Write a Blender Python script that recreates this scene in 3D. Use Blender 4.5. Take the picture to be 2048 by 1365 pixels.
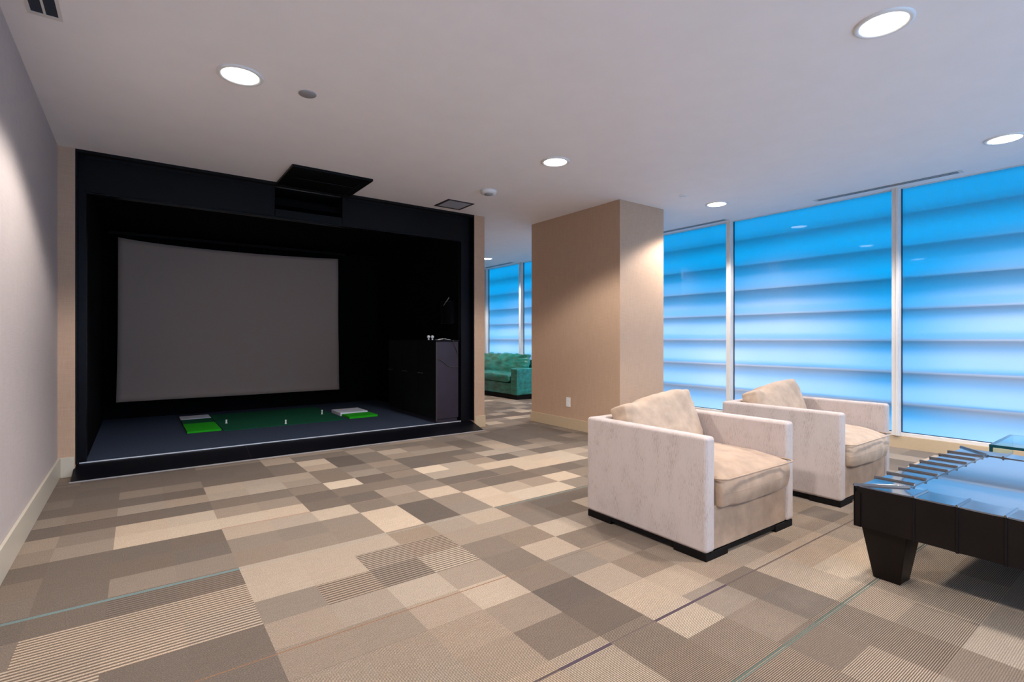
import bpy, bmesh, math, random
from mathutils import Vector, Matrix, noise

# ------------------------------------------------------------------ scene, camera, world
for o in list(bpy.data.objects):
    bpy.data.objects.remove(o, do_unlink=True)
S = bpy.context.scene
COL = S.collection
CH = 2.74                                  # ceiling height
XW = 6.54                                  # window wall
XL = -0.53                                 # left wall
cam_d = bpy.data.cameras.new('camera')
cam_d.sensor_fit = 'HORIZONTAL'
cam_d.sensor_width = 36.0
cam_d.lens = 36.0 * 1023.0 / 2048.0
cam_d.shift_y = -5.5 / 2048.0
cam_d.clip_start = 0.05
cam = bpy.data.objects.new('camera', cam_d)
COL.objects.link(cam)
cam.location = (0, 0, 1.153)
cam.rotation_euler = (math.pi / 2, 0, -math.atan(749.0 / 1023.0))
S.camera = cam

W = bpy.data.worlds.new('dusk_sky')
S.world = W
W.use_nodes = True
bg = W.node_tree.nodes['Background']
bg.inputs['Color'].default_value = (0.0, 0.43, 1.0, 1)
# the dusk sky is brighter overhead than towards the horizon
_n, _l = W.node_tree.nodes, W.node_tree.links
_tc = _n.new('ShaderNodeTexCoord'); _sx = _n.new('ShaderNodeSeparateXYZ'); _mr = _n.new('ShaderNodeMapRange')
_l.new(_tc.outputs['Generated'], _sx.inputs[0]); _l.new(_sx.outputs[2], _mr.inputs['Value'])
_mr.inputs['From Min'].default_value = -0.05; _mr.inputs['From Max'].default_value = 0.75
_mr.inputs['To Min'].default_value = 1.9; _mr.inputs['To Max'].default_value = 3.1
_l.new(_mr.outputs[0], bg.inputs['Strength'])

S.view_settings.view_transform = 'Standard'
S.view_settings.look = 'None'
S.view_settings.exposure = 0.0
S.view_settings.gamma = 1.0
S.view_settings.use_curve_mapping = False
LAMP_W = 150.0
GLASS_LAMP_W = 80.0

# added area light, unseen behind the rear glazing, to brighten the ceiling
def area(name, loc, rot, sx, sy, power, color):
    d = bpy.data.lights.new(name, 'AREA')
    d.shape = 'RECTANGLE'; d.size = sx; d.size_y = sy
    d.energy = power; d.color = color
    o = bpy.data.objects.new(name, d); COL.objects.link(o)
    o.location = loc; o.rotation_euler = rot
    return o
area('rear_fill_light', (3.0, -6.2, 2.0), (math.radians(90), 0, 0), 9.0, 4.0, 345.0, (1.0, 0.93, 0.93))
# spots added, unseen, outside the frosted glass: one row hung high and aimed down, one row of
# low ones, both put in to whiten the lower half of the glass
def added_glass_lamp(y, z, aim, watts, spread, soft):
    d = bpy.data.lights.new('added_glass_lamp', 'SPOT')
    d.energy = watts; d.color = (1.0, 0.68, 0.40); d.spot_size = math.radians(spread); d.spot_blend = 0.5; d.shadow_soft_size = soft
    o = bpy.data.objects.new('added_glass_lamp', d); COL.objects.link(o)
    o.location = (8.3, y, z)
    o.rotation_euler = (Vector((6.55, y, aim)) - o.location).to_track_quat('-Z', 'Y').to_euler()
for yy, ww in ((-1.0, 1.0), (0.80, 1.05), (3.25, 1.1), (4.9, 0.8), (6.9, 0.8), (8.55, 0.75), (10.1, 0.4)):
    added_glass_lamp(yy, 2.55, 0.30, GLASS_LAMP_W * ww, 66, 0.45)
    added_glass_lamp(yy, 0.45, 0.65, GLASS_LAMP_W * 0.48 * ww, 70, 0.30)

# ------------------------------------------------------------------ helpers
def link(name, me, parent=None):
    o = bpy.data.objects.new(name, me)
    COL.objects.link(o)
    if parent: o.parent = parent
    return o

def tag(o, label, cat, group=None, kind=None):
    o['label'] = label
    o['category'] = cat
    if group: o['group'] = group
    if kind: o['kind'] = kind
    return o

def thing(name, label, cat, loc=(0, 0, 0), rotz=0.0, group=None):
    o = bpy.data.objects.new(name, None)
    o.empty_display_size = 0.1
    COL.objects.link(o)
    o.location = loc
    o.rotation_euler = (0, 0, rotz)
    return tag(o, label, cat, group)

def finish(name, bm, m, parent=None, bevel=0.0, seg=2, smooth=False, sub=0):
    me = bpy.data.meshes.new(name)
    bmesh.ops.recalc_face_normals(bm, faces=bm.faces)
    bm.to_mesh(me); bm.free()
    ms = m if isinstance(m, (list, tuple)) else [m]
    for x in ms: me.materials.append(x)
    if smooth or bevel:
        for p in me.polygons: p.use_smooth = True
    o = link(name, me, parent)
    if bevel:
        b = o.modifiers.new('bevel', 'BEVEL')
        b.width = bevel; b.segments = seg; b.limit_method = 'ANGLE'; b.angle_limit = math.radians(40)
        b.harden_normals = True
    if sub:
        s = o.modifiers.new('sub', 'SUBSURF'); s.levels = sub; s.render_levels = sub
    return o

def struct(name, bm, m, parent=None, **k):
    o = finish(name, bm, m, parent, **k)
    if not parent: o['kind'] = 'structure'
    return o

def box(bm, x0, x1, y0, y1, z0, z1, mi=0):
    vs = [bm.verts.new((x, y, z)) for x in (x0, x1) for y in (y0, y1) for z in (z0, z1)]
    fs = []
    for q in ((0, 1, 3, 2), (4, 6, 7, 5), (0, 4, 5, 1), (2, 3, 7, 6), (0, 2, 6, 4), (1, 5, 7, 3)):
        f = bm.faces.new([vs[i] for i in q]); f.material_index = mi; fs.append(f)
    return fs

def boxes(*bs):
    bm = bmesh.new()
    for b in bs: box(bm, *b)
    return bm

def lathe(bm, prof, seg=32, c=(0, 0, 0), mi=0, cap0=True, cap1=True):
    rings = []
    for r, z in prof:
        rings.append([bm.verts.new((c[0] + r * math.cos(2 * math.pi * i / seg), c[1] + r * math.sin(2 * math.pi * i / seg), c[2] + z)) for i in range(seg)])
    for a, b in zip(rings, rings[1:]):
        for i in range(seg):
            f = bm.faces.new((a[i], a[(i + 1) % seg], b[(i + 1) % seg], b[i])); f.material_index = mi
    if cap0: bm.faces.new(rings[0]).material_index = mi
    if cap1: bm.faces.new(rings[-1]).material_index = mi

def tube(bm, pts, r, seg=8):
    pts = [Vector(p) for p in pts]
    rings = []
    for i, p in enumerate(pts):
        t = (pts[min(i + 1, len(pts) - 1)] - pts[max(i - 1, 0)]).normalized()
        u = t.orthogonal().normalized() if i == 0 else (u - t * u.dot(t)).normalized()
        v = t.cross(u)
        rings.append([bm.verts.new(p + (u * math.cos(a) + v * math.sin(a)) * r) for a in [2 * math.pi * k / seg for k in range(seg)]])
    for a, b in zip(rings, rings[1:]):
        for i in range(seg):
            bm.faces.new((a[i], a[(i + 1) % seg], b[(i + 1) % seg], b[i]))
    bm.faces.new(rings[0]); bm.faces.new(rings[-1])

def catmull(pts, n=6):
    P = [Vector(p) for p in pts]; P = [P[0]] + P + [P[-1]]
    out = []
    for i in range(1, len(P) - 2):
        for k in range(n):
            t = k / n
            a, b, c, d = P[i - 1], P[i], P[i + 1], P[i + 2]
            out.append(0.5 * ((2 * b) + (c - a) * t + (2 * a - 5 * b + 4 * c - d) * t * t + (3 * b - a - 3 * c + d) * t ** 3))
    out.append(P[-2])
    return out

# ------------------------------------------------------------------ materials
class NT:
    def __init__(s, name):
        s.m = bpy.data.materials.new(name); s.m.use_nodes = True
        s.t = s.m.node_tree; s.n = s.t.nodes
        s.b = s.n['Principled BSDF']; s.out = s.n['Material Output']
    def node(s, typ, **k):
        x = s.n.new(typ)
        for a, v in k.items(): setattr(x, a, v)
        return x
    def l(s, a, b): s.t.links.new(a, b)
    def math(s, op, a, b=None, c=None):
        x = s.node('ShaderNodeMath', operation=op)
        for i, v in enumerate((a, b, c)):
            if v is None: continue
            if isinstance(v, (int, float)): x.inputs[i].default_value = v
            else: s.l(v, x.inputs[i])
        return x.outputs[0]
    def coords(s, scale=(1, 1, 1), kind='Object'):
        tc = s.node('ShaderNodeTexCoord')
        mp = s.node('ShaderNodeMapping'); mp.inputs['Scale'].default_value = scale
        s.l(tc.outputs[kind], mp.inputs['Vector'])
        return mp.outputs[0]
    def noise(s, vec, scale, detail=3, rough=0.6):
        x = s.node('ShaderNodeTexNoise'); x.inputs['Scale'].default_value = scale
        x.inputs['Detail'].default_value = detail; x.inputs['Roughness'].default_value = rough
        if vec is not None: s.l(vec, x.inputs['Vector'])
        return x.outputs['Fac']
    def ramp(s, fac, stops):
        x = s.node('ShaderNodeValToRGB')
        e = x.color_ramp.elements
        while len(e) < len(stops): e.new(0.5)
        for i, (p, c) in enumerate(stops): e[i].position = p; e[i].color = (*c, 1)
        s.l(fac, x.inputs[0]); return x.outputs[0]
    def mixc(s, fac, a, b, mode='MIX'):
        x = s.node('ShaderNodeMix', data_type='RGBA', blend_type=mode)
        for sock, v in ((x.inputs[0], fac), (x.inputs[6], a), (x.inputs[7], b)):
            if isinstance(v, (int, float)): sock.default_value = v
            elif isinstance(v, tuple): sock.default_value = (*v, 1)
            else: s.l(v, sock)
        return x.outputs[2]
    def bump(s, h, strength=0.2, dist=0.01):
        x = s.node('ShaderNodeBump'); x.inputs['Strength'].default_value = strength; x.inputs['Distance'].default_value = dist
        s.l(h, x.inputs['Height']); s.l(x.outputs[0], s.b.inputs['Normal'])
    def set(s, **k):
        for a, v in k.items():
            s.b.inputs[a.replace('_', ' ')].default_value = (*v, 1) if isinstance(v, tuple) else v
        return s

def plain(name, col, rough=0.5, metal=0.0, spec=0.5, var=0.06, scale=30, bump=0.0, **k):
    t = NT(name)
    v = t.coords()
    n = t.noise(v, scale, 3)
    c = t.ramp(n, [(0.3, tuple(x * (1 - var) for x in col)), (0.7, tuple(min(1, x * (1 + var)) for x in col))])
    t.l(c, t.b.inputs['Base Color'])
    t.set(Roughness=rough, Metallic=metal)
    t.b.inputs['Specular IOR Level'].default_value = spec
    if bump: t.bump(n, bump, 0.004)
    for a, x in k.items(): t.b.inputs[a.replace('_', ' ')].default_value = x
    return t.m

def mat_wall(name, base):
    t = NT(name)
    h = t.noise(t.coords((3, 3, 160)), 3.0, 3, 0.6)
    v = t.noise(t.coords((130, 130, 4)), 2.0, 2, 0.6)
    big = t.noise(t.coords((1, 1, 1)), 1.3, 2)
    f = t.math('ADD', t.math('MULTIPLY', h, 0.55), t.math('MULTIPLY', v, 0.45))
    c = t.ramp(f, [(0.30, tuple(x * 0.85 for x in base)), (0.5, base), (0.70, tuple(x * 1.14 for x in base))])
    c = t.mixc(t.math('MULTIPLY', big, 0.12), c, tuple(min(1, x * 1.06) for x in base))
    t.l(c, t.b.inputs['Base Color'])
    t.set(Roughness=0.62); t.b.inputs['Specular IOR Level'].default_value = 0.25
    t.bump(f, 0.12, 0.003)
    return t.m

def mat_carpet():
    t = NT('patchwork_carpet')
    at = t.node('ShaderNodeAttribute', attribute_name='tint')
    tc = t.node('ShaderNodeTexCoord')
    sp = t.node('ShaderNodeSeparateXYZ'); t.l(tc.outputs['Object'], sp.inputs[0])
    wob = t.noise(t.coords((9, 2, 1)), 6.0, 2)
    y = t.math('ADD', sp.outputs[1], t.math('MULTIPLY', wob, 0.0016))
    s = t.math('SINE', t.math('MULTIPLY', y, 2 * math.pi / 0.00666))
    s2 = t.math('SINE', t.math('MULTIPLY', y, 2 * math.pi / 0.0213))
    coarse = t.math('GREATER_THAN', at.outputs['Alpha'], 1.0)
    mixs = t.node('ShaderNodeMix', data_type='FLOAT')
    t.l(coarse, mixs.inputs[0]); t.l(s, mixs.inputs[2]); t.l(s2, mixs.inputs[3])
    s = t.math('MULTIPLY_ADD', mixs.outputs[0], 0.5, 0.5)
    amt = t.math('SUBTRACT', at.outputs['Alpha'], coarse)
    sm = t.node('ShaderNodeMapRange'); sm.interpolation_type = 'SMOOTHSTEP'
    sm.inputs['From Min'].default_value = 0.28; sm.inputs['From Max'].default_value = 0.78
    t.l(s, sm.inputs['Value'])
    lo = t.mixc(1.0, at.outputs['Color'], (0.32, 0.28, 0.23), 'MULTIPLY')
    hi = t.mixc(1.0, at.outputs['Color'], (1.70, 1.66, 1.58), 'MULTIPLY')
    st = t.mixc(sm.outputs[0], lo, hi)
    c = t.mixc(amt, at.outputs['Color'], st)
    sp1 = t.noise(t.coords((1, 1, 1)), 210.0, 2, 0.8)
    k = t.math('MULTIPLY_ADD', sp1, 1.9, 0.05)
    sp2 = t.noise(t.coords((1, 3, 1)), 14.0, 3, 0.6)
    k = t.math('MULTIPLY', k, t.math('MULTIPLY_ADD', sp2, 0.22, 0.89))
    cb = t.node('ShaderNodeCombineXYZ')
    for i in range(3): t.l(k, cb.inputs[i])
    c = t.mixc(1.0, c, cb.outputs[0], 'MULTIPLY')
    t.l(c, t.b.inputs['Base Color'])
    t.set(Roughness=0.95); t.b.inputs['Specular IOR Level'].default_value = 0.1
    t.b.inputs['Sheen Weight'].default_value = 0.08
    t.bump(t.math('ADD', sp1, t.math('MULTIPLY', sm.outputs[0], amt)), 0.3, 0.003)
    return t.m

def mat_chenille(name, base, streak, sheen=0.12, streaks=1.0):
    t = NT(name)
    a = t.noise(t.coords((330, 330, 32)), 1.0, 4, 0.75)
    b = t.noise(t.coords((12, 12, 6.0)), 1.0, 4, 0.6)
    f = t.math('ADD', t.math('MULTIPLY', a, 0.68), t.math('MULTIPLY', b, 0.32))
    c = t.ramp(f, [(0.34, streak), (0.34 + 0.14 / max(streaks, 0.3), base), (0.75, tuple(min(1, x * 1.1) for x in base))])
    t.l(c, t.b.inputs['Base Color'])
    t.set(Roughness=0.8); t.b.inputs['Specular IOR Level'].default_value = 0.2
    t.b.inputs['Sheen Weight'].default_value = sheen; t.b.inputs['Sheen Roughness'].default_value = 0.4
    t.bump(f, 0.18, 0.004)
    return t.m

def mat_velvet(name, base):
    t = NT(name)
    a = t.noise(t.coords((1, 1, 1)), 9.0, 4, 0.6)
    b = t.noise(t.coords((1, 1, 1)), 300.0, 2, 0.6)
    c = t.ramp(a, [(0.3, tuple(x * 0.78 for x in base)), (0.7, tuple(x * 1.12 for x in base))])
    t.l(c, t.b.inputs['Base Color'])
    t.set(Roughness=0.75); t.b.inputs['Specular IOR Level'].default_value = 0.2
    t.b.inputs['Sheen Weight'].default_value = 0.18; t.b.inputs['Sheen Roughness'].default_value = 0.35
    t.bump(t.math('ADD', a, t.math('MULTIPLY', b, 0.15)), 0.25, 0.01)
    return t.m

def mat_pane():
    t = NT('frosted_glass')
    t.n.remove(t.b)
    tr = t.node('ShaderNodeBsdfTranslucent'); 
    n = t.noise(t.coords((1, 1, 1)), 0.8, 2)
    c = t.ramp(n, [(0.3, (0.86, 0.88, 0.90)), (0.7, (0.93, 0.94, 0.95))])
    t.l(c, tr.inputs['Color'])
    gl = t.node('ShaderNodeBsdfGlossy'); gl.inputs['Roughness'].default_value = 0.03
    fr = t.node('ShaderNodeFresnel'); fr.inputs['IOR'].default_value = 1.45
    mx = t.node('ShaderNodeMixShader')
    t.l(fr.outputs[0], mx.inputs[0]); t.l(tr.outputs[0], mx.inputs[1]); t.l(gl.outputs[0], mx.inputs[2])
    t.l(mx.outputs[0], t.out.inputs['Surface'])
    return t.m

def mat_clear():
    t = NT('clear_back_face'); t.n.remove(t.b)
    tr = t.node('ShaderNodeBsdfTransparent'); tr.inputs[0].default_value = (0.98, 0.99, 1, 1)
    t.l(tr.outputs[0], t.out.inputs['Surface'])
    return t.m

def mat_emit(name, col, strength):
    t = NT(name); t.n.remove(t.b)
    e = t.node('ShaderNodeEmission'); e.inputs[0].default_value = (*col, 1); e.inputs[1].default_value = strength
    t.l(e.outputs[0], t.out.inputs['Surface'])
    return t.m

def mat_glass(name, col):
    t = NT(name)
    t.set(Base_Color=col, Roughness=0.02, IOR=1.5)
    t.b.inputs['Transmission Weight'].default_value = 1.0
    return t.m

def mat_speckle(name, a, b, scale=260, rough=0.95):
    t = NT(name)
    n = t.noise(t.coords(), scale, 2, 0.8)
    t.l(t.ramp(n, [(0.4, a), (0.62, b)]), t.b.inputs['Base Color'])
    t.set(Roughness=rough); t.b.inputs['Specular IOR Level'].default_value = 0.15
    t.bump(n, 0.4, 0.006)
    return t.m

def mat_plastic_wrap():
    t = NT('green_upholstery_in_stretch_film')
    n = t.noise(t.coords((3, 1.2, 5)), 3.0, 4, 0.6)
    c = t.ramp(n, [(0.35, (0.0, 0.11, 0.075)), (0.65, (0.002, 0.27, 0.22))])
    t.l(c, t.b.inputs['Base Color'])
    t.set(Roughness=0.5)
    t.b.inputs['Coat Weight'].default_value = 0.8; t.b.inputs['Coat Roughness'].default_value = 0.06; t.b.inputs['Coat IOR'].default_value = 1.55
    w = t.noise(t.coords((9, 5, 14)), 1.6, 5, 0.65)
    bp = t.node('ShaderNodeBump'); bp.inputs['Strength'].default_value = 0.6; bp.inputs['Distance'].default_value = 0.03
    t.l(w, bp.inputs['Height']); t.l(bp.outputs[0], t.b.inputs['Coat Normal'])
    return t.m

M = {}
M['wall'] = mat_wall('linen_wallcovering', (0.52, 0.35, 0.238))
M['wallg'] = mat_wall('grey_linen_wallcovering', (0.50, 0.435, 0.41))
M['ceil'] = plain('ceiling_paint', (0.93, 0.895, 0.89), 0.75, spec=0.2, var=0.015, scale=4)
M['base'] = plain('baseboard_paint', (0.56, 0.50, 0.40), 0.35, var=0.02)
M['basew'] = plain('baseboard_beige', (0.55, 0.42, 0.27), 0.4, var=0.03)
M['carpet'] = mat_carpet()
M['black'] = plain('black_fascia', (0.005, 0.0045, 0.005), 0.42, spec=0.12, var=0.2, scale=12, bump=0.03)
M['blackm'] = plain('matte_black_paint', (0.006, 0.006, 0.008), 0.8, spec=0.2, var=0.2)
M['blackgl'] = plain('black_laminate', (0.004, 0.004, 0.006), 0.34, spec=0.13, var=0.2)
M['void'] = plain('black_cloth', (0.004, 0.004, 0.005), 0.95, spec=0.05, var=0.2)
M['screen'] = mat_speckle('impact_screen_fabric', (0.46, 0.32, 0.25), (0.54, 0.385, 0.305), 420)
M['baycarpet'] = mat_speckle('navy_carpet', (0.012, 0.018, 0.036), (0.075, 0.098, 0.155), 170)
M['turf'] = mat_speckle('putting_turf', (0.004, 0.06, 0.03), (0.01, 0.13, 0.06), 300)
M['brightturf'] = mat_speckle('bright_turf', (0.012, 0.30, 0.008), (0.03, 0.52, 0.015), 300)
M['whiteturf'] = mat_speckle('white_turf', (0.62, 0.62, 0.70), (0.78, 0.78, 0.85), 300)
M['white'] = plain('white_plastic', (0.80, 0.79, 0.77), 0.4, var=0.02)
M['grill'] = plain('grey_metal_panel', (0.34, 0.33, 0.34), 0.5, var=0.05, scale=80)
M['alu'] = plain('mullion_paint', (0.74, 0.70, 0.66), 0.4, var=0.02)
M['gasket'] = plain('black_gasket', (0.01, 0.02, 0.04), 0.5)
M['steel'] = plain('bright_edge_metal', (0.92, 0.92, 0.95), 0.45, metal=0.7, var=0.03)
M['pane'] = mat_pane()
M['clear'] = mat_clear()
M['lens'] = mat_emit('lamp_lens', (1.0, 0.98, 0.97), 9.0)
M['cabinet'] = plain('dark_purple_laminate', (0.022, 0.013, 0.024), 0.45, var=0.15, scale=9)
M['cabdoor'] = plain('black_cabinet_door', (0.004, 0.0035, 0.0045), 0.5, spec=0.12, var=0.2)
M['chen'] = mat_chenille('beige_chenille', (0.50, 0.42, 0.385), (0.30, 0.235, 0.19))
M['velvet'] = mat_velvet('tan_velvet', (0.40, 0.275, 0.190))
M['velvet2'] = mat_velvet('pale_velvet', (0.47, 0.345, 0.250))
M['ebony'] = plain('ebony_wood', (0.004, 0.0035, 0.0035), 0.6, spec=0.15, var=0.2)
M['tablewood'] = plain('espresso_lacquer', (0.0055, 0.0032, 0.0028), 0.42, spec=0.22, var=0.3, scale=6)
M['rail'] = plain('polished_espresso_rail', (0.014, 0.012, 0.014), 0.17, var=0.2, scale=6, IOR=2.1, Coat_Weight=1.0, Coat_Roughness=0.06, Coat_IOR=1.8)
M['tabletop'] = plain('black_back_painted_glass', (0.010, 0.014, 0.020), 0.03, var=0.1, IOR=2.2, Coat_Weight=1.0, Coat_Roughness=0.01, Coat_IOR=1.9)
M['tealglass'] = mat_glass('teal_glass', (0.55, 0.90, 0.95))
M['edgeglass'] = plain('dark_teal_glass_edge', (0.01, 0.06, 0.07), 0.08, var=0.1)
M['wrap'] = mat_plastic_wrap()
M['slat'] = plain('exterior_slat', (0.16, 0.17, 0.18), 0.6, var=0.05)
M['concrete'] = plain('exterior_concrete', (0.10, 0.105, 0.11), 0.8, var=0.1, scale=5)
M['cable'] = plain('dark_cable', (0.05, 0.035, 0.03), 0.5)
M['outlet'] = plain('outlet_white', (0.85, 0.84, 0.82), 0.3, var=0.01)

# ------------------------------------------------------------------ carpet
KX0, DX, JY0, DY = 0.41, 0.2583, 2.25, 0.2130
TONES = {}  # woven tones; dark cells by the passage also hold some lamp shadow
def row(j, k0, s):
    for i, ch in enumerate(s.split()): TONES[(i + k0, j)] = ch
#        k: -4 ...
row(14, -4, '4 3 3 3 5 5 7 6 6 5 5 6 6 4 5 5 3 4 3 5')
row(13, -4, '3 3 3 3 3 3 7 4 4 6 4 4 4 4 5 3 3 3 3 4 5')
row(12, -4, '3 3 3 3 3 3 4 8 2 4 7 5 4 3 5 3 3 3 3 5 5')
row(11, -4, '4 3 5 5 3 3 4 7 2 4 6 6 6 3 7 3 3 3 3 5 5')
row(10, -4, '3 3 c c 7 7 7 e 5 6 3 3 3 4 7 3 5 3 5 4 5')
row(9,  -4, '5 5 6 6 7 7 6 e 6 5 3 3 5 7 7 6 5 3 4 5 5')
row(8,  -4, '3 3 3 3 4 4 5 9 3 5 9 7 6 3 6 3 4 4 3 5 5')
row(7,  -4, '6 5 8 8 6 6 3 4 4 4 7 7 8 8 8 8 7 6 4 5 5')
row(6,  -4, '5 6 8 8 8 8 d 3 6 5 3 3 e 8 8 8 6 5 5 5 5')
row(5,  -4, '3 3 3 3 7 7 8 e 5 8 4 3 3 4 3 4 7 5 4 6 5')
row(4,  -4, '4 3 3 3 5 5 5 8 2 5 8 7 6 8 5 4 6 5 3 5 5')
row(3,  -4, '4 3 5 5 5 5 5 8 2 5 8 8 8 5 4 4 6 3 5 4 5')
row(2,  -4, '3 3 C C 7 7 7 f 6 7 4 3 3 3 c 5 5 3 6 4 5')
row(1,  -4, '4 F F F 7 7 E E 6 6 4 3 7 6 4 5 3 5 6 4 5')
row(0,  -4, 'F F F F 5 E D F 4 e 7 5 4 5 3 6 4 5 5 4 6')
row(-1, -4, 'F F 3 3 6 6 7 6 4 7 4 3 5 4 6 4 5 3 6 5 4')
row(-2, -4, '4 4 3 3 5 5 6 7 4 5 5 4 4 5 4 6 e 5 4 5 6')
row(-3, -4, 'f f f f f f f 5 2 6 e f 4 4 4 f e 5 6 4 5')
row(-4, -4, 'f f f f f f f 3 2 g g f f e f e c 5 5 6 4')
row(-5, -4, 'f f f f f f f f d g 5 c g g g f e e d e f')
row(-6, -4, 'f f f f f f f f d d 4 3 g h h h g f f e f')
row(-7, -4, 'f f f f f f f f d d 3 d f g h h h g f f f')
row(-8, -4, 'f f f f f f f f d d e d e g h g g h f f f')
def tone_rgb(t):
    a = (0.105, 0.079, 0.060); b = (0.50, 0.395, 0.29)
    f = (t - 2) / 6.5
    return [x * (y / x) ** f for x, y in zip(a, b)]
ACC = [(5.305, 0.012, (0.07, 0.05, 0.045), -9, 3), (5.305, 0.010, (0.08, 0.06, 0.05), 9, 20), (4.167, 0.016, (0.075, 0.05, 0.045), -9, 24), (3.532, 0.012, (0.36, 0.20, 0.13), 0, 2),
       (3.532, 0.007, (0.30, 0.19, 0.14), 3, 14), (2.868, 0.022, (0.14, 0.20, 0.19), -9, 0), (2.862, 0.008, (0.30, 0.28, 0.23), 0, 6),
       (2.868, 0.016, (0.15, 0.165, 0.14), 6, 24), (2.012, 0.007, (0.22, 0.12, 0.065), -9, 4), (2.012, 0.006, (0.17, 0.12, 0.08), 4, 24),
       (1.337, 0.009, (0.075, 0.052, 0.05), 1, 3), (1.337, 0.014, (0.065, 0.044, 0.055), 3, 4), (1.337, 0.006, (0.10, 0.07, 0.062), 4, 5), (1.337, 0.013, (0.065, 0.042, 0.052), 5, 7), (1.337, 0.008, (0.10, 0.07, 0.06), 7, 24), (0.946, 0.005, (0.075, 0.11, 0.088), -9, 24), (0.936, 0.005, (0.075, 0.11, 0.088), -9, 24)]
def carpet():
    rnd = random.Random(5)
    bm = bmesh.new()
    lay = bm.loops.layers.float_color.new('tint')
    def quad(x0, x1, y0, y1, z, rgb, a):
        x0 = max(x0, XL); x1 = min(x1, XW); y0 = max(y0, -2.4); y1 = min(y1, 10.0)
        if x1 - x0 < 1e-4 or y1 - y0 < 1e-4: return
        f = bm.faces.new([bm.verts.new(p) for p in ((x0, y0, z), (x1, y0, z), (x1, y1, z), (x0, y1, z))])
        for l in f.loops: l[lay] = (*rgb, a)
    for j in range(-30, 37):
        for k in range(-4, 24):
            ch = TONES.get((k, j)) or rnd.choice('3344556678de')
            if ch.isdigit(): t = int(ch); st = 0.30
            else:
                t = 'abcdefgh'.index(ch.lower()) + 1; st = 0.85
                if ch == 'c': st = 0.45
            if ch in 'CDEF':
                t = 'ABCDEFGH'.index(ch) + 1; st = 1.0 + (0.45 if ch == 'C' else 0.75)
            if ch in 'defgh': t -= 0.5
            rgb = tone_rgb(t + rnd.uniform(-0.25, 0.25))
            g = rnd.uniform(-0.03, 0.03)
            rgb = [rgb[0] * (1 + g), rgb[1], rgb[2] * (1 - g)]
            y0, y1 = JY0 + DY * j, JY0 + DY * (j + 1)
            x0, x1 = KX0 + DX * k, KX0 + DX * (k + 1)
            # cut the accent yarns of this row out of the cell
            cuts = sorted((c - w / 2, c + w / 2, col) for c, w, col, ka, kb in ACC if ka <= k < kb and y0 <= c < y1)
            y = y0
            for a, b, col in cuts:
                quad(x0, x1, y, max(a, y), 0.0, rgb, st)
                quad(x0, x1, max(a, y), b, 0.0, col, 0.15)
                y = b
            quad(x0, x1, y, y1, 0.0, rgb, st)
    o = finish('floor', bm, M['carpet'])
    o['kind'] = 'structure'
    return o
carpet()
bm = boxes((XL - 0.2, XW + 0.3, -2.5, 10.2, -0.2, -0.004))
struct('floor_slab', bm, M['concrete'])

# ------------------------------------------------------------------ room shell
YR = -2.4                                  # added rear glazing, behind the viewer
struct('ceiling', boxes((XL - 0.2, XW + 0.12, YR - 0.2, 10.2, CH, CH + 0.2)), M['ceil'])
struct('wall_left', boxes((XL - 0.15, XL, YR - 0.1, 5.75, 0, CH)), M['wallg'])
struct('wall_rear', boxes((XL, XW, YR - 0.10, YR, 0, 0.15)), M['wall'])
struct('wall_bay_side', boxes((XL, -0.42, 5.6, 8.7, 0, CH)), M['wall'])
struct('wall_back', boxes((3.5, 3.655, 5.6, 8.7, 0, CH), (3.41, 3.5, 5.80, 8.7, 0, CH)), M['wall'])
struct('wall_end', boxes((-0.6, XW, 10.0, 10.15, 0, CH)), M['wall'])
struct('wall_pillar', boxes((4.44, 5.226, 3.98, 5.60, 0, CH)), M['wall'])
struct('wall_below_window', boxes((6.47, 6.60, YR, 10.0, 0, 0.125)), M['basew'])
struct('baseboard_left', boxes((XL, XL + 0.016, YR, 5.6, 0, 0.165)), M['base'], bevel=0.003)
struct('baseboard_bay', boxes((XL + 0.016, -0.425, 5.585, 5.6, 0, 0.165)), M['base'], bevel=0.003)
struct('baseboard_back', boxes((3.505, 3.665, 5.588, 5.6, 0, 0.15), (3.655, 3.667, 5.6, 8.7, 0, 0.15)), M['basew'], bevel=0.003)
struct('baseboard_pillar', boxes((4.426, 4.44, 3.966, 5.614, 0, 0.135), (4.44, 5.24, 3.966, 3.98, 0, 0.135), (5.226, 5.24, 3.98, 5.614, 0, 0.135), (4.44, 5.226, 5.60, 5.614, 0, 0.135)), M['basew'], bevel=0.003)
# golf bay shell
struct('wall_bay', boxes((-0.42, -0.36, 5.76, 8.56, 0, 2.62), (3.355, 3.41, 5.76, 8.56, 0, 2.62), (-0.42, 3.41, 8.50, 8.56, 0, 2.62), (-0.42, 3.41, 5.80, 8.56, 2.56, 2.62)), M['void'])
struct('floor_bay', boxes((-0.36, 3.355, 5.69, 8.5, 0.001, 0.088)), M['baycarpet'])

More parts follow.
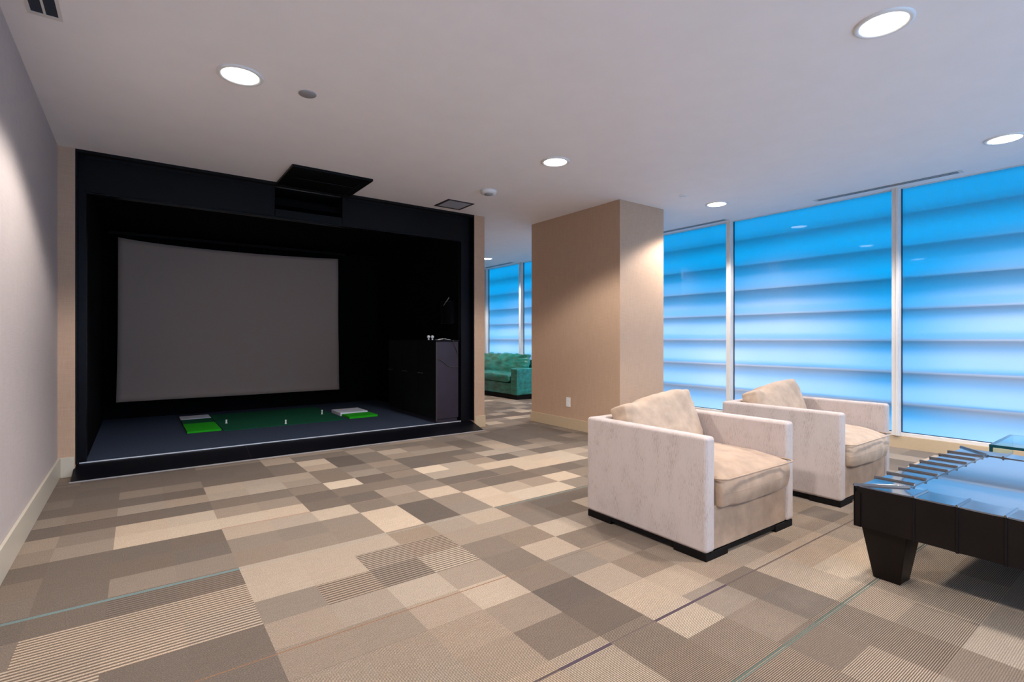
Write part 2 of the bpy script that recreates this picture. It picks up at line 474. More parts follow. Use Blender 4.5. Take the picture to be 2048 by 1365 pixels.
# ------------------------------------------------------------------ windows
MULL = [-2.37, -1.80, 0.08, 1.97, 3.86, 5.75, 7.10, 8.54, 9.86]
for i in range(len(MULL) - 1):
    y0, y1 = MULL[i], MULL[i + 1]
    bm = bmesh.new()
    fs = box(bm, XW, XW + 0.012, y0 + 0.02, y1 - 0.02, 0.15, CH, 1)
    fs[0].material_index = 0
    o = finish('window_%d' % (i + 1), bm, [M['pane'], M['clear']])
    o['kind'] = 'structure'
    bm = boxes((6.455, 6.56, y1 - 0.034, y1 + 0.030, 0.125, CH))
    box(bm, 6.449, 6.455, y1 - 0.026, y1 - 0.006, 0.125, CH)
    box(bm, 6.49, 6.56, y0 + 0.032, y1 - 0.035, 0.125, 0.158)
    box(bm, 6.50, 6.56, y0 + 0.032, y1 - 0.035, CH - 0.006, CH)
    finish('window_frame', bm, M['alu'], o, bevel=0.002)
    bm = boxes((6.525, 6.545, y0 + 0.030, y0 + 0.040, 0.158, CH - 0.006), (6.525, 6.545, y1 - 0.042, y1 - 0.036, 0.158, CH - 0.006), (6.525, 6.545, y0 + 0.03, y1 - 0.036, 0.158, 0.164))
    finish('gasket', bm, M['gasket'], o)
# glazing added along the rear to let fill light onto the ceiling
RM = [XL + 0.03, 1.2, 2.95, 4.70, 6.45]
for i in range(4):
    x0, x1 = RM[i], RM[i + 1]
    bm = bmesh.new()
    fs = box(bm, x0 + 0.02, x1 - 0.02, YR - 0.112, YR - 0.10, 0.15, CH, 1)
    fs[3].material_index = 0
    o = finish('window_%d' % (i + 9), bm, [M['pane'], M['clear']])
    o['kind'] = 'structure'
    finish('window_frame', boxes((x1 - 0.034, x1 + 0.030, YR - 0.12, YR - 0.02, 0.15, CH)), M['alu'], o)
# exterior: horizontal sun slats behind the frosted glass with an unseen roof added to shade it
for i, z in enumerate((0.15, 0.481, 0.812, 1.146, 1.478, 1.806, 2.132, 2.468)):
    bm = boxes((6.568, 6.80 if z > 1.7 else 6.68, -4.4, 10.4, z - 0.012, z + 0.004))
    o = struct('trim_%d' % (i + 1), bm, M['slat'])
struct('added_shade_roof', boxes((6.66, 8.3, -5.0, 11.0, 3.45, 3.60)), M['concrete'])
struct('floor_terrace', boxes((6.74, 14.0, -6.0, 12.0, -0.25, -0.10)), M['concrete'])

# ------------------------------------------------------------------ recessed lamps
LAMPS = [(0.50, 3.455, 'white recessed downlight in the ceiling in front of the golf bay, nearest the left wall'),
         (3.03, 0.972, 'large looking white recessed downlight nearest the viewer at the upper right'),
         (3.027, 3.475, 'white recessed downlight in the middle of the ceiling before the pillar'),
         (5.52, 3.445, 'white recessed downlight close beside the pillar and the windows'),
         (5.555, 0.965, 'white recessed downlight above the coffee table near the right edge'),
         (5.60, 8.49, 'white recessed downlight in the far room beyond the pillar'),
         (5.55, 5.97, 'white recessed downlight hidden behind the pillar'),
         (0.50, 0.97, 'white recessed downlight by the left wall, above the viewer'),
         (0.50, -1.54, 'white recessed downlight at the left wall behind the viewer'),
         (3.03, -1.54, 'white recessed downlight mid ceiling behind the viewer'),
         (5.55, -1.54, 'white recessed downlight by the windows behind the viewer')]
def lamp(x, y, label):
    t = thing('recessed_light', label, 'ceiling light', (x, y, CH), 0, 'recessed ceiling downlights')
    bm = bmesh.new()
    lathe(bm, [(0.128, 0.0), (0.128, -0.006), (0.118, -0.011), (0.104, -0.009), (0.100, 0.0)], 48, cap0=False, cap1=False)
    finish('trim_ring', bm, M['white'], t, smooth=True)
    bm = bmesh.new()
    lathe(bm, [(0.101, -0.001), (0.099, -0.006)], 48)
    finish('lens', bm, M['lens'], t)
    d = bpy.data.lights.new('lamp_beam', 'SPOT')
    d.energy = LAMP_W; d.color = (1.0, 0.94, 0.90)
    d.spot_size = math.radians(134); d.spot_blend = 0.30; d.shadow_soft_size = 0.07
    o = bpy.data.objects.new('lamp_beam', d); COL.objects.link(o)
    o.parent = t; o.location = (0, 0, -0.085)
for l in LAMPS: lamp(*l)

# ------------------------------------------------------------------ other ceiling fittings
def disc(name, label, cat, x, y, r, h, m, prof=None):
    t = thing(name, label, cat, (x, y, CH))
    bm = bmesh.new(); lathe(bm, prof or [(r, 0), (r, -h * 0.5), (r * 0.93, -h), (0.001, -h)], 40, cap1=False)
    finish('cover', bm, m, t, smooth=True)
    return t
t = disc('sprinkler_cover', 'flat grey round sprinkler cover plate beside the leftmost downlight', 'sprinkler cover', 0.89, 3.463, 0.055, 0.006, M['grill'])
disc('sprinkler_cover', 'small round white sprinkler cover plate in front of the pillar, beside the windows', 'sprinkler cover', 4.885, 3.459, 0.045, 0.006, M['white'])
t = thing('smoke_detector', 'round white smoke detector on the ceiling above the passage', 'smoke detector', (3.043, 4.58, CH))
bm = bmesh.new(); lathe(bm, [(0.086, 0), (0.086, -0.016), (0.078, -0.036), (0.055, -0.040), (0.001, -0.040)], 40, cap1=False)
finish('housing', bm, M['white'], t, smooth=True)
bm = bmesh.new(); lathe(bm, [(0.05, -0.040), (0.046, -0.046), (0.001, -0.046)], 32, cap1=False)
finish('sensor_cap', bm, M['grill'], t, smooth=True)
t = thing('access_panel', 'square grey access panel in the ceiling at the right end of the golf bay', 'access panel', (3.03, 5.30, CH))
finish('panel_frame', boxes((-0.175, 0.175, -0.175, -0.15, -0.006, 0), (-0.175, 0.175, 0.15, 0.175, -0.006, 0), (-0.175, -0.15, -0.15, 0.15, -0.006, 0), (0.15, 0.175, -0.15, 0.15, -0.006, 0)), M['cabinet'], t)
bm = boxes((-0.15, 0.15, -0.15, 0.15, -0.004, 0))
for i in range(14): box(bm, -0.14, 0.14, -0.142 + i * 0.02, -0.136 + i * 0.02, -0.0065, -0.004)
finish('panel_door', bm, M['grill'], t)
def slot_vent(label, xa, xb, y0, y1, n):
    t = thing('linear_vent', label, 'air vent', ((xa + xb) / 2, (y0 + y1) / 2, CH), 0, 'slot diffusers in the ceiling')
    w, L = (xb - xa) / 2, (y1 - y0) / 2
    e = w * 0.22
    bm = boxes((-w, -w + e, -L, L, -0.004, 0), (w - e, w, -L, L, -0.004, 0), (-w + e, w - e, -L, -L + 0.03, -0.004, 0), (-w + e, w - e, L - 0.03, L, -0.004, 0))
    st = (2 * w - 2 * e) / n
    for i in range(1, n):
        box(bm, -w + e + i * st - st * 0.10, -w + e + i * st + st * 0.10, -L + 0.03, L - 0.03, -0.004, 0)
    finish('vent_frame', bm, M['alu'], t)
    finish('dark_slot', boxes((-w + e, w - e, -L + 0.03, L - 0.03, -0.0025, 0)), M['gasket'], t)
slot_vent('long slot vent along the window ceiling edge, near the right side', 6.26, 6.36, 1.39, 2.70, 3)
slot_vent('slot vent in the ceiling along the windows, partly behind the pillar', 6.29, 6.39, 3.80, 5.20, 3)
slot_vent('distant slot vent in the ceiling beyond the passage', 6.27, 6.37, 8.6, 9.7, 3)
slot_vent('two slot supply vent in the top left corner of the ceiling', -0.43, -0.30, 2.30, 3.395, 2)

# ------------------------------------------------------------------ golf bay frame, shelf, ramp
YF = 5.68
t = thing('golf_bay_frame', 'glossy black frame around the golf simulator opening', 'frame', (1.5, YF, 0))
def at(t, bm):
    bmesh.ops.translate(bm, verts=bm.verts, vec=-t.location); return bm
bm = boxes((-0.36, 1.14, YF, YF + 0.08, 2.408, 2.73), (1.83, 3.355, YF, YF + 0.08, 2.408, 2.73), (1.14, 1.83, YF, YF + 0.08, 2.408, 2.488))
finish('header_panel', at(t, bm), M['black'], t, bevel=0.004)
bm = boxes((-0.42, 3.5, 5.602, YF, 2.715, 2.74), (-0.36, 1.14, YF - 0.012, YF, 2.690, 2.722), (1.89, 3.355, YF - 0.012, YF, 2.690, 2.722))
finish('top_strip', at(t, bm), M['blackm'], t)
finish('edge_trim', at(t, boxes((-0.36, 3.355, YF - 0.010, YF + 0.08, 2.392, 2.407))), M['blackgl'], t, bevel=0.003)
finish('jamb', at(t, boxes((-0.42, -0.405, 5.602, YF, 0.095, 2.722), (-0.42, -0.352, YF, YF + 0.08, 0.095, 2.74))), M['blackgl'], t, bevel=0.003)
finish('jamb', at(t, boxes((3.35, 3.5, YF, YF + 0.08, 0.095, 2.74), (3.485, 3.498, 5.602, YF, 0.095, 2.722))), M['blackgl'], t, bevel=0.003)
finish('projector_cavity', at(t, boxes((1.11, 1.14, YF + 0.08, 6.1, 2.47, 2.714), (1.83, 1.86, YF + 0.08, 6.1, 2.47, 2.714), (1.11, 1.86, 6.1, 6.13, 2.47, 2.714), (1.14, 1.83, YF + 0.08, 6.1, 2.47, 2.488), (1.11, 1.86, YF + 0.085, 6.13, 2.714, 2.73))), M['void'], t)
t = thing('projector_shelf', 'black square board under the ceiling above the golf bay opening', 'shelf', (1.515, 5.262, CH - 0.026))
finish('board', boxes((-0.378, 0.378, -0.337, 0.337, 0.001, 0.025)), M['black'], t, bevel=0.003)
finish('bracket', boxes((0.30, 0.312, -0.20, 0.33, -0.003, 0.001), (-0.30, 0.30, -0.012, 0.0, -0.003, 0.001)), M['blackm'], t)

t = thing('threshold_ramp', 'black sloping ramp leading from the carpet up to the golf bay floor', 'ramp', (1.53, 5.36, 0))
def wedge(x0, x1):
    bm = bmesh.new()
    pr = [(5.36, 0.0), (YF, 0.0), (YF, 0.088), (5.365, 0.008)]
    a = [bm.verts.new((x0, y, z)) for y, z in pr]; b = [bm.verts.new((x1, y, z)) for y, z in pr]
    bm.faces.new(a); bm.faces.new(b)
    for i in range(4): bm.faces.new((a[i], a[(i + 1) % 4], b[(i + 1) % 4], b[i]))
    return bm
finish('ramp_panel', at(t, wedge(-0.43, 0.868)), M['blackgl'], t)
finish('ramp_panel', at(t, wedge(0.873, 3.49)), M['blackgl'], t)
finish('edge_strip', at(t, boxes((-0.40, 3.348, YF - 0.003, YF + 0.009, 0.080, 0.0945))), M['steel'], t)
finish('joint_strip', at(t, wedge(0.868, 0.873)), M['cabinet'], t)
finish('bottom_trim', at(t, boxes((-0.44, 3.49, 5.352, 5.36, 0.0, 0.008))), M['grill'], t)

# ------------------------------------------------------------------ golf bay contents
def impact_screen():
    nx, nz = 48, 36
    x0, x1, z0, z1 = -0.20, 2.575, 0.338, 2.415
    bm = bmesh.new()
    vs = []
    for s in (0, 1):
        g = []
        for i in range(nx + 1):
            u = i / nx; r = []
            for k in range(nz + 1):
                v = k / nz
                sag = 0.035 * math.sin(math.pi * min(1, u * 1.0)) * v ** 6 + (0.04 * math.exp(-u * 14) * v ** 8)
                x = x0 + (x1 - x0) * u - 0.02 * (1 - v) ** 3 * (1 - 2 * u)
                z = z0 + (z1 - z0) * v - sag + 0.04 * v ** 6 * math.exp(-u * 14)*1.6
                y = 8.2 + 0.02 * noise.noise(Vector((u * 3, v * 3, 1))) + 0.012 * math.sin(u * 9 + v * 4) * (1 - v) + s * 0.004
                r.append(bm.verts.new((x, y, z)))
            g.append(r)
        vs.append(g)
    for g in vs:
        for i in range(nx):
            for k in range(nz): bm.faces.new((g[i][k], g[i + 1][k], g[i + 1][k + 1], g[i][k + 1]))
    a, b = vs
    for i in range(nx):
        bm.faces.new((a[i][0], a[i + 1][0], b[i + 1][0], b[i][0])); bm.faces.new((a[i][nz], a[i + 1][nz], b[i + 1][nz], b[i][nz]))
    for k in range(nz):
        bm.faces.new((a[0][k], a[0][k + 1], b[0][k + 1], b[0][k])); bm.faces.new((a[nx][k], a[nx][k + 1], b[nx][k + 1], b[nx][k]))
    t = thing('impact_screen', 'large grey fabric projection screen hanging at the back of the golf bay', 'screen', (1.19, 8.2, 2.42))
    finish('screen_cloth', at(t, bm), M['screen'], t, smooth=True)
    bm = bmesh.new(); tube(bm, [(-0.3, 8.23, 2.50), (2.7, 8.23, 2.50)], 0.02)
    for i in range(9):
        x = -0.1 + i * 0.32
        tube(bm, [(x, 8.23, 2.50), (x, 8.206, 2.39)], 0.004, 6)
    finish('hanging_rail', at(t, bm), M['blackm'], t)
impact_screen()
ZB = 0.088
t = tag(finish('putting_mat', boxes((0.80, 2.20, 6.67, 8.15, ZB, ZB + 0.008)), M['turf'], bevel=0.002), 'dark green turf mat lying in the middle of the golf bay floor', 'mat')
def tee_mat(label, x0, x1, bands, z0=ZB + 0.0):
    t = thing('hitting_mat', label, 'mat', ((x0 + x1) / 2, bands[0][1], z0))
    for nm, a, b, h, m, dx in bands:
        finish(nm, at(t, boxes((x0 + dx, x1 + dx, a, b, z0, z0 + h))), m, t, bevel=0.004)
tee_mat('striped tee mat of bright green, dark green and white turf at the left', 0.445, 0.78, [('green_turf', 6.73, 7.36, 0.022, M['brightturf'], 0), ('dark_turf', 7.362, 7.75, 0.022, M['turf'], 0.0), ('white_turf', 7.752, 8.08, 0.026, M['whiteturf'], 0.0)])
tee_mat('thick tee mat of white and bright green turf at the right', 2.235, 2.62, [('green_turf', 6.70, 7.02, 0.028, M['brightturf'], 0.02), ('white_turf', 7.022, 7.42, 0.045, M['whiteturf'], 0.0)])
for x, y, h, lab in ((0.89, 7.22, 0.045, 'white rubber tee on the green turf, leftmost'), (1.475, 6.74, 0.05, 'white rubber tee on the green turf, nearest the ramp'), (2.07, 7.30, 0.06, 'white rubber tee standing near the thick right tee mat')):
    bm = bmesh.new()
    lathe(bm, [(0.014, 0), (0.014, 0.004), (0.0095, 0.008), (0.008, h * 0.7), (0.012, h), (0.009, h), (0.007, h - 0.006)], 16, (0, 0, 0))
    o = finish('golf_tee', bm, M['white'], smooth=True); o.location = (x, y, ZB + 0.008)
    tag(o, lab, 'golf tee', 'rubber tees')

t = thing('storage_cabinet', 'tall dark cabinet inside the right side of the golf bay opening', 'cabinet', (3.165, 6.4, ZB))
finish('cabinet_body', at(t, boxes((3.02, 3.33, 5.715, 7.19, ZB + 0.05, 1.112), (3.035, 3.325, 5.735, 7.18, ZB, ZB + 0.05))), M['cabinet'], t, bevel=0.003)
finish('cabinet_top', at(t, boxes((3.0, 3.335, 5.70, 7.2, 1.112, 1.130))), M['cabdoor'], t, bevel=0.002)
for i in range(3):
    y0 = 5.72 + i * 0.49
    d = finish('door', at(t, boxes((3.002, 3.02, y0, y0 + 0.486, ZB + 0.055, 1.108))), M['cabdoor'], t, bevel=0.002)
    bm = bmesh.new(); yy = y0 + 0.40
    tube(bm, [(3.0, yy - 0.055, 0.70), (2.982, yy - 0.055, 0.70), (2.982, yy + 0.055, 0.70), (3.0, yy + 0.055, 0.70)], 0.005)
    h = finish('handle', at(t, bm), M['cable'], d, smooth=True)
finish('end_edge', at(t, boxes((3.006, 3.018, 5.708, 5.716, ZB + 0.02, 1.11))), M['cable'], t)
for n, (x, y) in enumerate(((3.06, 6.02), (3.105, 6.0))):
    bm = bmesh.new()
    bmesh.ops.create_icosphere(bm, subdivisions=3, radius=0.0214)
    o = finish('golf_ball', bm, M['white'], smooth=True); o.location = (x, y, 1.130 + 0.0214 + 0.02)
    bm = bmesh.new(); lathe(bm, [(0.013, 0), (0.011, 0.01), (0.009, 0.0215)], 14)
    s = finish('tee_stand', bm, M['white'], smooth=True); s.location = (x, y, 1.130)
    tag(o, ('white golf ball on the cabinet, the left one of two', 'white golf ball on the cabinet, the right one of two')[n], 'golf ball', 'golf balls on the cabinet')
    tag(s, ('small holder under the left golf ball', 'small holder under the right golf ball')[n], 'tee', 'ball holders')
bm = bmesh.new()
for i in range(9):
    u0, u1 = i / 9, (i + 1) / 9
    z0, z1 = 0.005 + 0.014 * math.sin(u0 * 3.2) ** 2, 0.005 + 0.014 * math.sin(u1 * 3.2) ** 2
    v = [bm.verts.new(p) for p in ((u0 * 0.17, 0, z0), (u1 * 0.17, 0, z1), (u1 * 0.17, 0.11, z1), (u0 * 0.17, 0.11, z0), (u0 * 0.17, 0, z0 - 0.004), (u1 * 0.17, 0, z1 - 0.004), (u1 * 0.17, 0.11, z1 - 0.004), (u0 * 0.17, 0.11, z0 - 0.004))]
    for q in ((0, 1, 2, 3), (7, 6, 5, 4), (0, 4, 5, 1), (2, 6, 7, 3), (0, 3, 7, 4), (1, 5, 6, 2)): bm.faces.new([v[i2] for i2 in q])
o = finish('booklet', bm, M['white'], smooth=True); o.location = (3.07, 5.76, 1.1305)
tag(o, 'white folded booklet lying open on the cabinet top', 'booklet')
bm = bmesh.new(); tube(bm, catmull([(3.02, 5.708, 0.90), (3.10, 5.706, 0.86), (3.18, 5.706, 0.80), (3.25, 5.706, 0.785), (3.32, 5.706, 0.785)]), 0.004)
o = finish('cable', bm, M['cable'], smooth=True); tag(o, 'thin dark cable drooping across the cabinet end, lower one', 'cable')
bm = bmesh.new(); tube(bm, catmull([(3.24, 5.695, 1.125), (3.27, 5.693, 1.06), (3.30, 5.698, 1.0), (3.315, 5.706, 0.95)]), 0.004)
o = finish('cable', bm, M['cable'], smooth=True); tag(o, 'thin dark cable hanging from the cabinet top right corner', 'cable')
t = thing('wall_box', 'black open metal box on the right wall above the cabinet', 'box', (3.353, 6.0, 1.5))
finish('back_plate', boxes((-0.008, 0, -0.14, 0.14, -0.15, 0.15)), M['blackgl'], t)
finish('rim', boxes((-0.05, -0.008, -0.14, -0.132, -0.15, 0.15), (-0.05, -0.008, 0.132, 0.14, -0.15, 0.15), (-0.05, -0.008, -0.132, 0.132, -0.15, -0.142), (-0.05, -0.008, -0.132, 0.132, 0.142, 0.15)), M['grill'] if False else M['blackgl'], t)
bm = bmesh.new(); tube(bm, [(-0.05, -0.09, 0.19), (-0.055, 0.05, 0.09)], 0.006); finish('arm', bm, M['grill'], t, smooth=True)

# ------------------------------------------------------------------ outlet on the pillar
t = thing('wall_outlet', 'white wall outlet plate low on the pillar', 'outlet', (4.44, 4.843, 0.338))
finish('plate', boxes((-0.007, 0, -0.037, 0.037, -0.06, 0.06)), M['outlet'], t, bevel=0.002)
for dz in (-0.022, 0.022):
    s = finish('socket', boxes((-0.010, -0.006, -0.016, 0.016, dz - 0.014, dz + 0.014)), M['white'], t, bevel=0.002)

# ------------------------------------------------------------------ armchairs
def cushion_bm(w, d, h, crown, seed, wr=0.012, n=22, front_round=0.0):
    """a stuffed box cushion: boxed border, crowned faces, soft corners and wrinkles"""
    bm = bmesh.new()
    bmesh.ops.create_cube(bm, size=2.0)
    bmesh.ops.subdivide_edges(bm, edges=bm.edges, cuts=n, use_grid_fill=True)
    for v in bm.verts:
        x, y, z = v.co
        # rounded outline in plan
        r = 0.86 + 0.14 * 1.0
        px, py = x * math.sqrt(1 - 0.10 * y * y * (x * x)), y * math.sqrt(1 - 0.10 * x * x * (y * y))
        e = max(0.0, (1 - abs(x) ** 2.6)) ** 0.55 * max(0.0, (1 - abs(y) ** 2.6)) ** 0.55
        thick = h / 2 + crown * e
        side = 1.0 + 0.035 * (1 - z * z)
        q = Vector((px * w / 2 * side, py * d / 2 * side, z * thick))
        if front_round: q.z -= front_round * max(0, -y) ** 3 * (1 if z > 0 else 0.3)
        nv = Vector((q.x * 5 + seed, q.y * 5 - seed, q.z * 5))
        k = noise.noise(nv) * wr + noise.noise(nv * 2.7) * wr * 0.45
        # creases radiating from the corners
        ang = math.atan2(abs(y) - 0.2, abs(x) - 0.2)
        corner = min(1, max(0, (abs(x) + abs(y) - 0.9)))
        k += corner * wr * 0.6 * math.sin(ang * 16 + seed)
        q += v.co.normalized() * k
        v.co = q
    return bm

def rounded_u(w, d, h, th, z0):
    """U shaped shell: two arms and a back in one piece; origin at the front left corner"""
    bm = bmesh.new()
    pts = [(0, 0), (th, 0), (th, d - th), (w - th, d - th), (w - th, 0), (w, 0), (w, d), (0, d)]
    bot = [bm.verts.new((x, y, z0)) for x, y in pts]; top = [bm.verts.new((x, y, h)) for x, y in pts]
    bm.faces.new(bot); bm.faces.new(top)
    for i in range(8): bm.faces.new((bot[i], bot[(i + 1) % 8], top[(i + 1) % 8], top[i]))
    return bm

def perimeter(w, d, z, yoff, r=0.04, n=5):
    P = []
    for cx, cy, a0 in ((w / 2 - r, d / 2 - r, 0), (-w / 2 + r, d / 2 - r, 90), (-w / 2 + r, -d / 2 + r, 180), (w / 2 - r, -d / 2 + r, 270)):
        for i in range(n + 1):
            a = math.radians(a0 + 90 * i / n); P.append((cx + r * math.cos(a), cy + r * math.sin(a) + yoff, z))
    P.append(P[0]); return P

def armchair(x, y, rz, label, seed, sm, bm_):
    w, d, h, th = 0.91, 0.875, 0.642, 0.082
    t = thing('armchair', label, 'armchair', (x, y, 0), rz, 'boxy beige armchairs')
    finish('body', rounded_u(w, d, h, th, 0.040), M['chen'], t, bevel=0.020, seg=4)
    finish('front_panel', boxes((th - 0.002, w - th + 0.002, 0.012, 0.10, 0.042, 0.275)), M['velvet'], t, bevel=0.008, seg=3)
    finish('seat_deck', boxes((th, w - th, 0.10, d - th, 0.16, 0.255)), M['velvet'], t)
    cw, cd = w - 2 * th - 0.004, 0.80
    bm = cushion_bm(cw - 0.015, cd - 0.03, 0.165, 0.045, seed, 0.009, front_round=0.02)
    bmesh.ops.translate(bm, verts=bm.verts, vec=(w / 2, cd / 2 - 0.05, 0.352))
    c = finish('seat_cushion', bm, sm, t, smooth=True, sub=1)
    bm = bmesh.new()
    tube(bm, [(p[0] + w / 2, p[1] + cd / 2 - 0.05, p[2]) for p in perimeter(cw + 0.005, cd - 0.004, 0.420, 0.0, 0.05)], 0.0045, 8)
    finish('piping', bm, sm, c, smooth=True)
    # loose back cushion leaning on the back
    bm = cushion_bm(cw - 0.05, 0.42, 0.13, 0.055, seed + 7.3, 0.007)
    bmesh.ops.rotate(bm, verts=bm.verts, matrix=Matrix.Rotation(math.radians(70), 3, 'X'))
    for v in bm.verts:                       # slumped left shoulder
        u = v.co.x / (cw / 2)
        s_ = (v.co.z + 0.2) / 0.4
        if v.co.z > 0: v.co.z -= 0.045 * max(0, 0.55 - u) * s_ + 0.016 * math.exp(-((u + 0.52) / 0.14) ** 2)
        for c0, sl, wd, dp in ((-0.30, -0.5, 0.05, 0.010), (0.05, -0.65, 0.045, 0.009), (0.30, -0.6, 0.04, 0.007), (-0.62, 0.5, 0.06, 0.012)):
            v.co.y += dp * math.exp(-((u - c0 - sl * (s_ - 1)) / wd) ** 2) * max(0, min(1, s_ * 1.6 - 0.3))
    bmesh.ops.translate(bm, verts=bm.verts, vec=(w / 2, 0.655, 0.585))
    finish('back_cushion', bm, bm_, t, smooth=True, sub=1)
    finish('base_rail', boxes((0.012, w - 0.012, 0.012, 0.035, 0.018, 0.040), (0.012, w - 0.012, d - 0.035, d - 0.012, 0.018, 0.040), (0.012, 0.035, 0.035, d - 0.035, 0.018, 0.040), (w - 0.035, w - 0.012, 0.035, d - 0.035, 0.018, 0.040)), M['ebony'], t)
    for fx in (0.006, w - 0.206):
        for fy in (0.006, d - 0.206):
            finish('foot', boxes((fx, fx + 0.20, fy, fy + 0.20, 0.0, 0.040)), M['ebony'], t, bevel=0.002)
armchair(2.350, 1.525, math.radians(-0.6), 'beige boxy armchair nearest the viewer, in front of the pillar', 1.7, M['velvet'], M['velvet2'])
armchair(3.845, 1.478, math.radians(0.3), 'beige boxy armchair standing by the windows, behind the first one', 4.9, M['velvet2'], M['velvet2'])

# ------------------------------------------------------------------ ribbed coffee table
def coffee_table():
    L = 1.535                                 # side
    zt, zb = 0.446, 0.250
    B = 0.168                                 # rail width
    t = thing('coffee_table', 'dark ribbed wooden coffee table with glossy inset top, beside the armchairs', 'coffee table', (2.79, 1.02, 0), math.radians(-2.2))
    # local frame: x 0..L, y 0..-L
    cb = 0.240; nb = 7; bw = (L - 2 * cb) / nb
    marks = [0.0] + [cb + i * bw for i in range(nb + 1)] + [L]
    def scallop(s):
        """0 on a rib, growing negative in a bay"""
        for a, b in zip(marks, marks[1:]):
            if a - 1e-9 <= s <= b + 1e-9:
                u = (s - a) / (b - a); return -0.007 * (1 - abs(2 * u - 1) ** 3)
        return 0
    samples = []
    for a, b in zip(marks, marks[1:]):
        samples += [a + (b - a) * i / 12 for i in range(12)]
    samples.append(L)
    def side_frame(k):
        # start corner, direction along the side, inward normal
        return [((0, 0), (1, 0), (0, -1)), ((0, -L), (0, 1), (1, 0)), ((L, -L), (-1, 0), (0, 1)), ((L, 0), (0, -1), (-1, 0))][k]
    for k in range(4):
        (cx, cy), (dx, dy), (nx, ny) = side_frame(k)
        P = lambda s, off, z: (cx + dx * s + nx * off, cy + dy * s + ny * off, z)
        bm = bmesh.new()
        R = []; A = []; bm2 = bmesh.new()
        for s in samples:
            e = scallop(s)
            inner = min(B, s, L - s)          # mitred at the corners
            sm = s
            io = max(0.0095, inner)
            R.append([bm.verts.new(P(s, 0.004 - e * 0.8, zt + e * 0.5 - 0.004)), bm.verts.new(P(s, 0.009 - e * 0.8, zt + e * 0.4)),
                      bm.verts.new(P(s, io, zt + e * 0.3)), bm.verts.new(P(s, io, zt - 0.03)), bm.verts.new(P(s, 0.009 - e * 0.8, zt - 0.03))])
            A.append([bm2.verts.new(P(s, 0.004 - e * 0.8, zb)), bm2.verts.new(P(s, 0.004 - e * 0.8, zt + e * 0.5 - 0.0045)),
                      bm2.verts.new(P(s, 0.03 - e * 0.8, zt - 0.031)), bm2.verts.new(P(s, 0.03 - e * 0.8, zb))])
        for Q, q in ((R, bm), (A, bm2)):
            n = len(Q[0])
            for a, b in zip(Q, Q[1:]):
                for i in range(n):
                    q.faces.new((a[i], a[(i + 1) % n], b[(i + 1) % n], b[i]))
        for nm, q, mt in (('rail', bm, M['rail']), ('apron', bm2, M['tablewood'])):
            f = finish(nm, q, mt, t)
            for p in f.data.polygons: p.use_smooth = True
            f.data.set_sharp_from_angle(angle=math.radians(35))
        for s in marks[1:-1]:
            bm = bmesh.new()
            # raised triangular rib across the rail, running down the face
            hw = 0.008
            prof = [(-hw, -0.004), (-0.002, 0.0075), (0.002, 0.0075), (hw, -0.004)]
            a = [bm.verts.new(P(s + u, -0.002, zt + v)) for u, v in prof]
            b = [bm.verts.new(P(s + u, B + 0.002, zt + v)) for u, v in prof]
            bm.faces.new(a); bm.faces.new(b)
            for i in range(4): bm.faces.new((a[i], a[(i + 1) % 4], b[(i + 1) % 4], b[i]))
            mark = len(bm.faces); prof2 = [(-hw, 0.008), (-0.003, -0.001), (0.003, -0.001), (hw, 0.008)]
            a = [bm.verts.new(P(s + u, v, zb - 0.002)) for u, v in prof2]
            b = [bm.verts.new(P(s + u, v, zt + (0.006 if abs(u) < 0.005 else -0.006))) for u, v in prof2]
            bm.faces.new(a); bm.faces.new(b)
            for i in range(4): bm.faces.new((a[i], a[(i + 1) % 4], b[(i + 1) % 4], b[i]))
            for f_ in list(bm.faces)[mark:]: f_.material_index = 1
            finish('rib', bm, [M['rail'], M['tablewood']], t, bevel=0.0015)
    for cx, cy, sx, sy in ((0, 0, 1, -1), (0, -L, 1, 1), (L, -L, -1, 1), (L, 0, -1, -1)):
        bm = bmesh.new()
        dv = Vector((sx, sy, 0)).normalized(); pv = Vector((-dv.y, dv.x, 0))
        o = Vector((cx, cy, 0))
        prof = [(-0.011, -0.004), (-0.002, 0.008), (0.002, 0.008), (0.011, -0.004)]
        a = [bm.verts.new(o + pv * u + Vector((0, 0, zt + v))) for u, v in prof]
        b = [bm.verts.new(o + dv * (B * 1.414 + 0.004) + pv * u + Vector((0, 0, zt + v))) for u, v in prof]
        bm.faces.new(a); bm.faces.new(b)
        for i in range(4): bm.faces.new((a[i], a[(i + 1) % 4], b[(i + 1) % 4], b[i]))
        finish('corner_rib', bm, M['rail'], t, bevel=0.002)
        # tapered leg
        bm = bmesh.new()
        m0 = o + Vector((sx * 0.132, sy * 0.110, 0))
        rings = [[bm.verts.new((m0.x + a_ * h_, m0.y + b_ * h_, z)) for a_, b_ in ((-1, -1), (1, -1), (1, 1), (-1, 1))] for h_, z in ((0.052, 0.0), (0.056, 0.006), (0.094, 0.262))]
        for p, q in zip(rings, rings[1:]):
            for i in range(4): bm.faces.new((p[i], p[(i + 1) % 4], q[(i + 1) % 4], q[i]))
        bm.faces.new(rings[0]); bm.faces.new(rings[-1])
        finish('leg', bm, M['tablewood'], t, bevel=0.003)
    finish('top_panel', boxes((B - 0.004, L - B + 0.004, -L + B - 0.004, -B + 0.004, zt - 0.03, zt - 0.006)), M['tabletop'], t)
    finish('underframe', boxes((B, L - B, -L + B, -B, zb + 0.03, zt - 0.031)), M['tablewood'], t)
coffee_table()

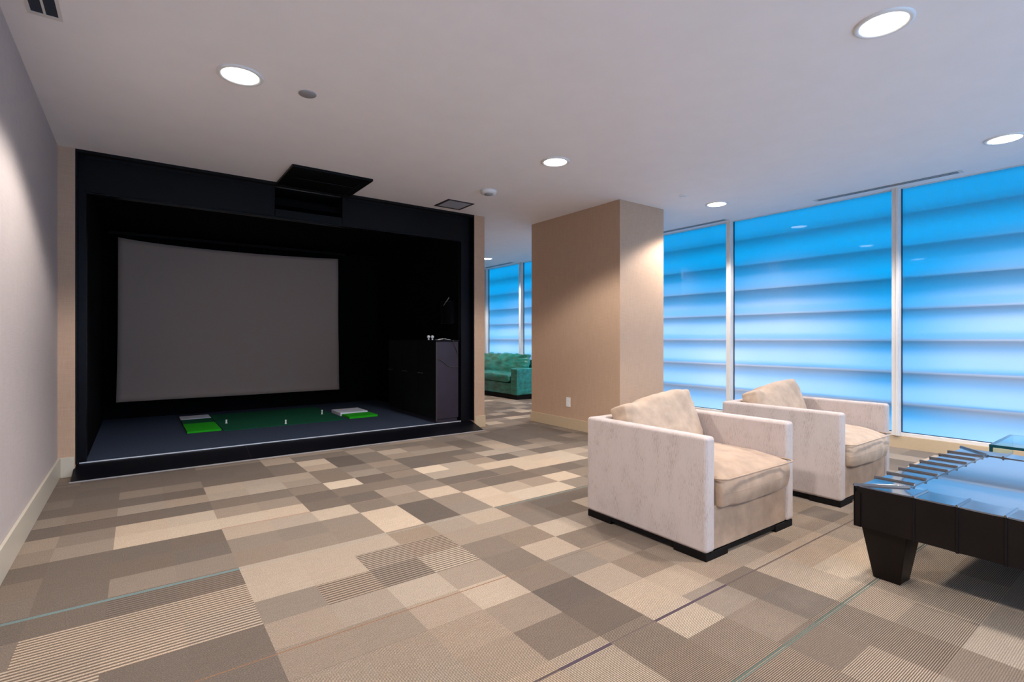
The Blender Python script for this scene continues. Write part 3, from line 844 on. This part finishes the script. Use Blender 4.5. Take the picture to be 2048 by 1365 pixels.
# ------------------------------------------------------------------ glass side table behind it
t = thing('glass_table', 'low clear teal glass table between the coffee table and the windows', 'side table', (4.62, 0.88, 0))
zg = 0.44
finish('glass_top', boxes((0, 0.60, -0.95, 0, zg - 0.019, zg)), M['tealglass'], t, bevel=0.002)
finish('glass_leg', boxes((0, 0.60, -0.019, 0, 0.0, zg - 0.0195)), M['tealglass'], t, bevel=0.002)
finish('glass_leg', boxes((0, 0.60, -0.95, -0.931, 0.0, zg - 0.0195)), M['tealglass'], t, bevel=0.002)
finish('polished_edge', boxes((-0.003, -0.0005, -0.95, 0, zg - 0.018, zg - 0.001), (-0.003, -0.0005, -0.018, -0.001, 0, zg - 0.019)), M['edgeglass'], t)

# ------------------------------------------------------------------ wrapped sofa in the far room
t = thing('wrapped_sofa', 'green sofa wrapped in shiny plastic film in the far room by the window', 'sofa', (5.70, 7.63, 0))
sw, sd = 2.1, 0.74     # along y, along x
def wrinkled(bm, seed, amp, cuts=10):
    bmesh.ops.subdivide_edges(bm, edges=bm.edges, cuts=cuts, use_grid_fill=True)
    for v in bm.verts:
        k = noise.noise(Vector((v.co.x * 7 + seed, v.co.y * 5, v.co.z * 9))) * amp
        v.co += Vector((k, k * 0.6, k))
    return bm
finish('arm', wrinkled(boxes((0, sd, 0.0, 0.20, 0.085, 0.585)), 1, 0.010), M['wrap'], t, smooth=False, bevel=0.015)
finish('arm', wrinkled(boxes((0, sd, sw - 0.2, sw, 0.085, 0.585)), 2, 0.010), M['wrap'], t, bevel=0.015)
finish('backrest', wrinkled(boxes((sd - 0.22, sd, 0.205, sw - 0.205, 0.085, 0.74)), 3, 0.014), M['wrap'], t, bevel=0.02)
finish('seat_base', wrinkled(boxes((0.01, sd - 0.225, 0.205, sw - 0.205, 0.085, 0.30)), 4, 0.008), M['wrap'], t, bevel=0.015)
bm = cushion_bm(sd - 0.20, sw - 0.42, 0.12, 0.05, 3.3, 0.022)
bmesh.ops.translate(bm, verts=bm.verts, vec=((sd - 0.24) / 2, sw / 2, 0.385)); finish('seat_cushion', bm, M['wrap'], t, smooth=True)
bm = cushion_bm(sw - 0.44, 0.42, 0.10, 0.05, 8.1, 0.03)
bmesh.ops.rotate(bm, verts=bm.verts, matrix=Matrix.Rotation(math.radians(72), 3, 'X'))
bmesh.ops.rotate(bm, verts=bm.verts, matrix=Matrix.Rotation(math.radians(-90), 3, 'Z'))
bmesh.ops.translate(bm, verts=bm.verts, vec=(sd - 0.32, sw / 2, 0.63)); finish('back_cushion', bm, M['wrap'], t, smooth=True)
finish('plinth', boxes((0.01, sd - 0.01, 0.01, sw - 0.01, 0, 0.083)), M['ebony'], t)
